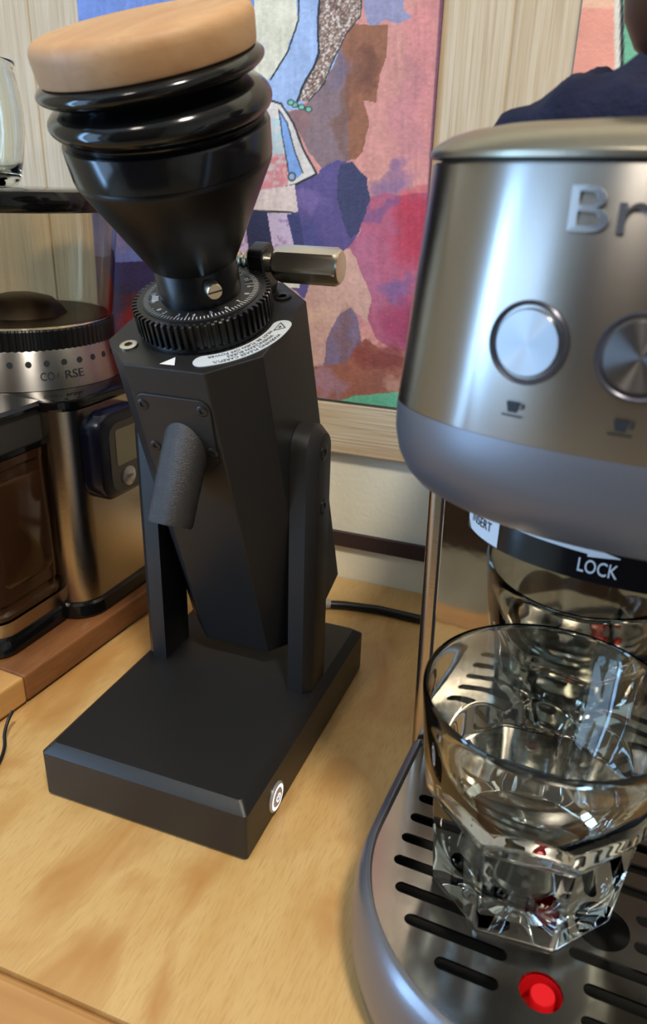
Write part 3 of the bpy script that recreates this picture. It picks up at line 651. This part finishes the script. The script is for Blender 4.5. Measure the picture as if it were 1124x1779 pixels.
# drip tray: round-fronted shell, slotted grate, red float
def tloop(R, z, back=.1034): return z3(outline(R, R, .046, back, .001), z)
tr_rows = [(.0768, .0008), (.0780, .0016), (.0786, .0040), (.0786, .0100), (.0796, .0108), (.0806, .0140), (.0810, .0220), (.0806, .0300), (.0798, .0370), (.0786, .0425), (.0768, .0458), (.0752, .0468), (.0745, .0468), (.0741, .0462), (.0739, .0440), (.0735, .0435), (.0730, .0200)]
tray = MB().loft([tloop(R, z) for R, z in tr_rows]).build('drip_tray', M_grey, E_, ang=45)
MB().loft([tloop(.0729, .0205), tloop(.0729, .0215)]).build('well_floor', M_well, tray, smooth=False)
def slot(x0, x1, y, r=.0025, n=8):
    return [(x1+r*math.cos(a), y+r*math.sin(a)) for a in [math.radians(-90+180*k/n) for k in range(n+1)]]+[(x0+r*math.cos(a), y+r*math.sin(a)) for a in [math.radians(90+180*k/n) for k in range(n+1)]]
holes = []
rowsy = [(-.0043, .0358, .0160), (.0078, .0508, .0155), (.0199, .0585, .0092), (.0321, .0632, 0), (.0443, .0640, 0), (.0564, .0640, .010), (.0685, .0640, .010), (.0806, .0640, .010)]
for y, xo, xi in rowsy:
    for s in (-1, 1):
        i_ = xi if xi else (.0305 if s > 0 else .012)
        a, b = sorted((s*(xo-.002), s*(i_))); holes.append(slot(a, b, y))
holes += [circle(.0168, .0348, .0098, 40), circle(0, 0, .0074, 32)]
grate = MB(); gb = plate_mb([(x, y) for x, y, _ in tloop(.0737, 0)], holes, .0434, .0444); gb.build('grate', M_tray, E_, smooth=False, bevel=.0004, seg=2, label='polished steel slotted grate')
MB().lathe([(.0043, .022), (.0043, .0424), (.0040, .0429), (.0001, .0430)], 32, Matrix.Translation((.0008, .0004, 0))).build('float', M_red, E_, label='red tray-full float')
MB().lathe([(.0073, .0431), (.0073, .0320), (.0030, .0316)], 32, None, cap=False).build('float_sleeve', M_red, tray)

# ------------------------------------------------------------------ drinking glass on the grate
def M2W(x, y, z): return (OM[0]+x*math.cos(PHI)-y*math.sin(PHI), OM[1]+x*math.sin(PHI)+y*math.cos(PHI), z)
def make_glass():
    n = 192; Hh = .0880; loops = []; a0 = math.radians(-60.7)
    def cone(h): return .0374+(.0456-.0374)*(h/Hh)
    def ro(h, th):
        ap = .0330+.075*h+.50*max(0, h-.0420)
        k = ((th-a0) % (PI/4))-PI/8
        return min(cone(h), ap/math.cos(k))
    for r, h in ((.0012, .0034), (.005, .0030), (.009, .0016), (.0125, .0004), (.0135, .0001)):
        loops.append([(r*math.cos(2*PI*i/n), r*math.sin(2*PI*i/n), h) for i in range(n)])
    hs = [0, .0006, .0016]+[.0016+.0584*k/48 for k in range(1, 49)]+[.063, .066, .074, .080, .0845, .0866, .0875]
    for j, h in enumerate(hs):
        ins = .0016 if j == 0 else (.0004 if j == 1 else 0)
        if h > .086: ins = .0002 if h < .087 else .0006
        loops.append([((ro(h, 2*PI*i/n)-ins)*math.cos(2*PI*i/n), (ro(h, 2*PI*i/n)-ins)*math.sin(2*PI*i/n), h) for i in range(n)])
    inner = [(.0445, .0878), (.0440, .0873), (.0438, .0860), (.0428, .0770), (.0416, .0670), (.0398, .0590), (.0376, .0520), (.0356, .0450), (.0340, .0380), (.0327, .0300), (.0316, .0220), (.0300, .0175), (.0265, .0145), (.0190, .0132), (.0080, .0128), (.0015, .0127)]
    for r, h in inner: loops.append([(r*math.cos(2*PI*i/n), r*math.sin(2*PI*i/n), h) for i in range(n)])
    return MB().loft(loops).build('tumbler', M_glass, None, ang=24)
gl_ = make_glass(); gl_.location = M2W(-.0158, .0470, .0446); gl_.rotation_euler = (0, 0, PHI)
tag(gl_, 'empty clear glass tumbler with faceted base standing on the slotted drip tray', 'glass')

# ------------------------------------------------------------------ towel and cup on the machine
def make_towel():
    nr, na = 34, 128; loops = []
    def lidz(x, y):
        d = max(abs(x)-.030, 0, (.036-y)); return .3131-.10*max(0, d-.008)**1.0*.5-2.2*max(0, d-.012)**2*1
    rows = []
    for j in range(nr+1):
        t = j/nr; L = []
        for i in range(na):
            a = 2*PI*i/na
            R = 1+.10*math.sin(3*a+1)+.06*math.sin(7*a+.4)+.04*math.sin(11*a)
            x = .000+.075*t*R*math.cos(a); y = .112+.050*t*R*math.sin(a)
            env = max(0, 1-t**2.6)
            u = x*.35+y*.94
            fold = 1-math.sqrt(math.sin(u*115+1.5*math.sin(x*80)+1.1*math.sin(y*95))**2+.03); fold2 = 1-math.sqrt(math.sin((y-.9*x)*85+1.2*math.sin(x*110)+2.)**2+.03)
            rise = min(1, max(.48, .48+(x+.054)/.016)); h = rise*env**.30*(.0095+.0062*fold+.0062*fold2)+.0015+.002*t*(1+math.sin(9*a))*.5
            L.append((x, y, lidz(x, y)+h))
        rows.append(L)
    rows = rows[::-1]; edge = [(x, y, lidz(x, y)+.0003) for x, y, z in rows[0]]
    mid = [((x-.012)*.5+.012, (y-.108)*.5+.108, .3134) for x, y, z in edge]
    return MB().loft([mid, edge]+rows[:-1]+[rows[-1]], c0=True, c1=True)
tw = make_towel().xf(lambda v: Vector(M2W(v.x, v.y, v.z)))
tag(tw.build('towel', M_towel, None, ang=80), 'crumpled dark navy towel lying on top of the espresso machine', 'towel')
cp = MB().lathe([(.006, 0), (.014, .0010), (.021, .006), (.0255, .014), (.0275, .026), (.028, .062), (.0268, .0625), (.0255, .06), (.025, .026), (.018, .009), (.001, .006)], 48).build('cup', M_cup, None)
cp.location = M2W(-.0085, .122, .3330); tag(cp, 'dark brown round-bottomed cup resting on the navy towel', 'cup')

# ------------------------------------------------------------------ cutting board
TB_ = .020
cbd = thing('cutting_board', 'thick walnut cutting board with a pale maple corner block under the steel grinder', 'cutting board', (-.265, .13, 0), math.radians(-4.3))
# local frame: right edge at x = +.0985
MB().box(-.16, .0960, -.0675, .145, .0022, TB_).build('board', M_walnut, cbd, smooth=False, bevel=.0015, seg=2)
bo = MB(); loops = []
crn = [(-.16, -.112), (.070, -.112), (.082, -.110), (.0905, -.102), (.0955, -.089), (.0960, -.0677), (-.16, -.0677)]
MB().loft([z3(crn, .0022), z3(crn, TB_)]).build('end_block', M_maple2, cbd, smooth=False, bevel=.0015, seg=2, label='pale maple end strip')
for x in (-.14, .080):
    for y in (-.06, .13): MB().lathe([(.006, 0), (.006, .0024)], 20, Matrix.Translation((x, y, 0))).build('foot', M_rubber, cbd)

# ------------------------------------------------------------------ steel burr grinder on the board
K = thing('burr_grinder', 'stainless steel burr grinder with amber hopper, coarse dial and brown grounds bin', 'coffee grinder', (-.256, .183, TB_), math.radians(-2.4))
def rr(x0, x1, y0, y1, r, z, n=6): return z3(rrect(x0, x1, y0, y1, r, n), z)
MB().loft([rr(-.082, .082, -.061, .088, .020, .0), rr(-.0835, .0835, -.0625, .0895, .021, .002), rr(-.0825, .0825, -.0615, .0885, .021, .0095), rr(-.081, .081, -.060, .087, .020, .0110)]).build('base', M_gloss, K)
MB().loft([rr(-.0655, .0655, -.1200, -.05, .014, .0), rr(-.067, .067, -.1215, -.05, .015, .002), rr(-.066, .066, -.1205, -.05, .015, .0100), rr(-.0645, .0645, -.1190, -.05, .014, .0120)]).build('front_base', M_gloss, K)
MB().loft([rr(-.0640, .0640, -.1170, -.05, .013, .0118), rr(-.0640, .0640, -.1170, -.05, .013, .0215)]).build('front_sill', M_strips, K)
MB().loft([rr(-.0800, .0800, -.0590, .086, .019, .0108), rr(-.0800, .0800, -.0590, .086, .019, .1440)]).build('body', M_strips, K, label='stainless steel housing')
MB().loft([rr(-.0812, .0812, -.0602, .087, .020, .1436), rr(-.0818, .0818, -.0608, .0875, .020, .1455), rr(-.0812, .0812, -.0602, .087, .020, .1492), rr(-.078, .078, -.057, .084, .018, .1502)]).build('top_deck', M_gloss, K)
# grounds bin with ribs, dark panel and front lip above it
bn = MB().loft([rr(-.0628, .0628, -.1160, -.055, .012, .0222), rr(-.0640, .0640, -.1172, -.055, .013, .0235), rr(-.0640, .0640, -.1172, -.055, .013, .0262), rr(-.0615, .0615, -.1148, -.055, .011, .0280), rr(-.0615, .0615, -.1148, -.055, .011, .0325), rr(-.0632, .0632, -.1165, -.055, .012, .0340), rr(-.0632, .0632, -.1165, -.055, .012, .1170), rr(-.0642, .0642, -.1175, -.055, .013, .1180), rr(-.0642, .0642, -.1175, -.055, .013, .1225)]).build('grounds_bin', M_bin, K, label='smoked brown plastic grounds bin')
ins = [(-.104, .044), (-.066, .044), (-.066, .108), (-.104, .108)]
MB().loft([[(.0631, y, z) for y, z in rrect(-.106, -.064, .042, .110, .006, 4)], [(.0640, y, z) for y, z in rrect(-.1045, -.0655, .0435, .1085, .005, 4)]]).build('bin_panel', M_bin, bn)
MB().loft([rr(-.0635, .0635, -.1168, -.05, .012, .1232), rr(-.0635, .0635, -.1168, -.05, .012, .1262)]).build('bin_rim', M_gloss, K)
dk = mat('dark grey panel', (52, 50, 47), .45, noise=.05)
MB().loft([rr(-.0620, .0620, -.1120, -.05, .012, .1262), rr(-.0620, .0620, -.1090, -.05, .012, .1470)]).build('dark_panel', dk, K)
MB().loft([rr(-.0640, .0640, -.1150, -.05, .012, .1462), rr(-.0640, .0640, -.1160, -.05, .012, .1480), rr(-.062, .062, -.113, -.05, .012, .1500)]).build('front_lip', M_gloss, K)
MB().loft([rr(-.022, .0535, -.1185, -.098, .003, .1490), rr(-.022, .0535, -.1185, -.098, .003, .1535), rr(-.020, .052, -.117, -.099, .003, .1545)]).build('latch', M_blackm, K)
# dial ring with dots and word
def Rr(z): return .0642-(.0642-.0600)*(z-.1505)/.024
ring_ = MB().lathe([(.0620, .1500), (.0642, .1505), (.0640, .1515), (.0602, .1735), (.0596, .1745), (.050, .1745)], 96).build('dial_ring', M_steel, K, label='brushed steel dial ring')
def on_cone(v, a0, zc, off): 
    z = zc+v.y; r = Rr(z)+off+v.z; a = a0+v.x/Rr(zc); return Vector((r*math.cos(a), r*math.sin(a), z))
for k in range(9):
    a = math.radians(-66+10.2*k); d_ = MB().add([(.0019*math.cos(2*PI*i/20), .0019*math.sin(2*PI*i/20), 0) for i in range(20)], [tuple(range(20))])
    d_.xf(lambda v: on_cone(v, a, .1668, .00025)).build('dot', M_ink, ring_, smooth=False)
for txt, sz, wd, a in (('CO', .0072, .0088, -36.0), ('/', .0042, .0016, -30.2), ('RSE', .0072, .0126, -20.0)):
    t_ = text_mb(txt, sz, .00003, 'CENTER', wd); t_.xf(lambda v: on_cone(v, math.radians(a), .1588, .0003)).build('coarse_text', M_ink, ring_, smooth=False)
# ribbed collar
rb = []
for k in range(90):
    for f_, r in ((-.35, .0590), (-.2, .0600), (.2, .0600), (.35, .0590)): a = 2*PI*(k+f_)/90; rb.append((r*math.cos(a), r*math.sin(a)))
MB().loft([z3(rb, .1744), z3(rb, .1860), z3([(x*.985, y*.985) for x, y in rb], .1872)]).build('ribbed_collar', M_blackm, K, ang=25)
hp = [(.0588, .1870), (.0594, .1885), (.0600, .1900), (.0680, .2540), (.0682, .2560), (.0660, .2560), (.0582, .1905), (.0570, .1885)]
hop = MB()
n = 96; vs = []; fs = []
hop.lathe(hp+[hp[0]], n, cap=False)
hop.build('hopper', M_hopper, K, label='smoked amber see-through hopper')
MB().lathe([(.0560, .1868), (.0560, .1880), (.030, .1884), (.0270, .1930), (.021, .1980), (.011, .2008), (.001, .2014)], 64).build('burr_cone', M_beans, K)
MB().lathe([(.0672, .2545), (.0700, .2555), (.0712, .2580), (.0712, .2630), (.0700, .2660), (.066, .2672), (.001, .2672)], 96).build('hopper_lid', M_gloss, K)
# timer box on the right flank
def tl(i, x): return [(x, y, z) for y, z in rrect(-.046+i, .006-i, .0820+i, .1405-i, .014-i*.6, 8)]
tmr = MB().loft([tl(0, .0795), tl(0, .0905), tl(.0012, .0925), tl(.004, .0932)]).build('timer', M_navy, K, label='navy timer with display and silver button')
def tl2(y0, y1, z0, z1, r, x): return [(x, y, z) for y, z in rrect(y0, y1, z0, z1, r, 8)]
MB().loft([tl2(-.036, .001, .0865, .1325, .009, .0928), tl2(-.036, .001, .0865, .1325, .009, .0936)]).build('timer_face', M_timerf, tmr)
MB().loft([tl2(-.030, -.004, .1040, .1280, .002, .0934), tl2(-.030, -.004, .1040, .1280, .002, .0939)]).build('display', M_lcd, tmr)
TMB = align((.0936, -.0195, .0945), (1, 0, 0), (0, 1, 0))
MB().lathe([(.0066, 0), (.0066, .0008), (.0060, .0012), (.0001, .0013)], 32, TMB).build('button', M_silverp, tmr)
t_ = text_mb('MIN', .0036, .00002, 'CENTER'); t_.xf(lambda v: TMB @ Vector((v.x, v.y, .0014+v.z))).build('button_text', M_timerf, tmr, smooth=False)

# ------------------------------------------------------------------ jar on the hopper lid
jr = [(.028, 0), (.0318, .0008), (.0345, .004), (.0375, .016), (.0404, .032), (.0408, .044), (.0398, .056), (.0382, .0655), (.0374, .0680), (.0376, .0696), (.0388, .0712), (.0386, .0728), (.0372, .0732), (.0358, .0715), (.0354, .0680), (.0378, .056), (.0388, .044), (.0384, .032), (.0355, .016), (.0318, .0075), (.020, .0055), (.001, .005)]
jar = MB().lathe(jr, 72).build('glass_jar', M_jar, None, ang=60)
jar.location = (-.2945, .190, TB_+.2674); tag(jar, 'clear glass jar with rolled rim standing on the black hopper lid', 'jar')
# ------------------------------------------------------------------ loose wire end on the table
WP = [(-.148, -.012, .0012), (-.1507, -.0006, .0012), (-.1537, .0091, .0012), (-.1579, .0176, .0030), (-.1624, .0232, .0060), (-.1647, .0293, .0100), (-.1643, .0334, .0140)]
def cr(P, n=6):
    P = [Vector(p) for p in P]; out = []
    for i in range(len(P)-1):
        a, b, c, d = P[max(i-1, 0)], P[i], P[i+1], P[min(i+2, len(P)-1)]
        for k in range(n):
            t = k/n; out.append(.5*((2*b)+(c-a)*t+(2*a-5*b+4*c-d)*t*t+(3*b-a-3*c+d)*t**3))
    return out+[P[-1]]
wr = MB().tube(cr(WP), .0010, 8).build('wire', M_cable, None, ang=60)
tag(wr, 'thin black wire end sticking up from the table beside the cutting board', 'wire')
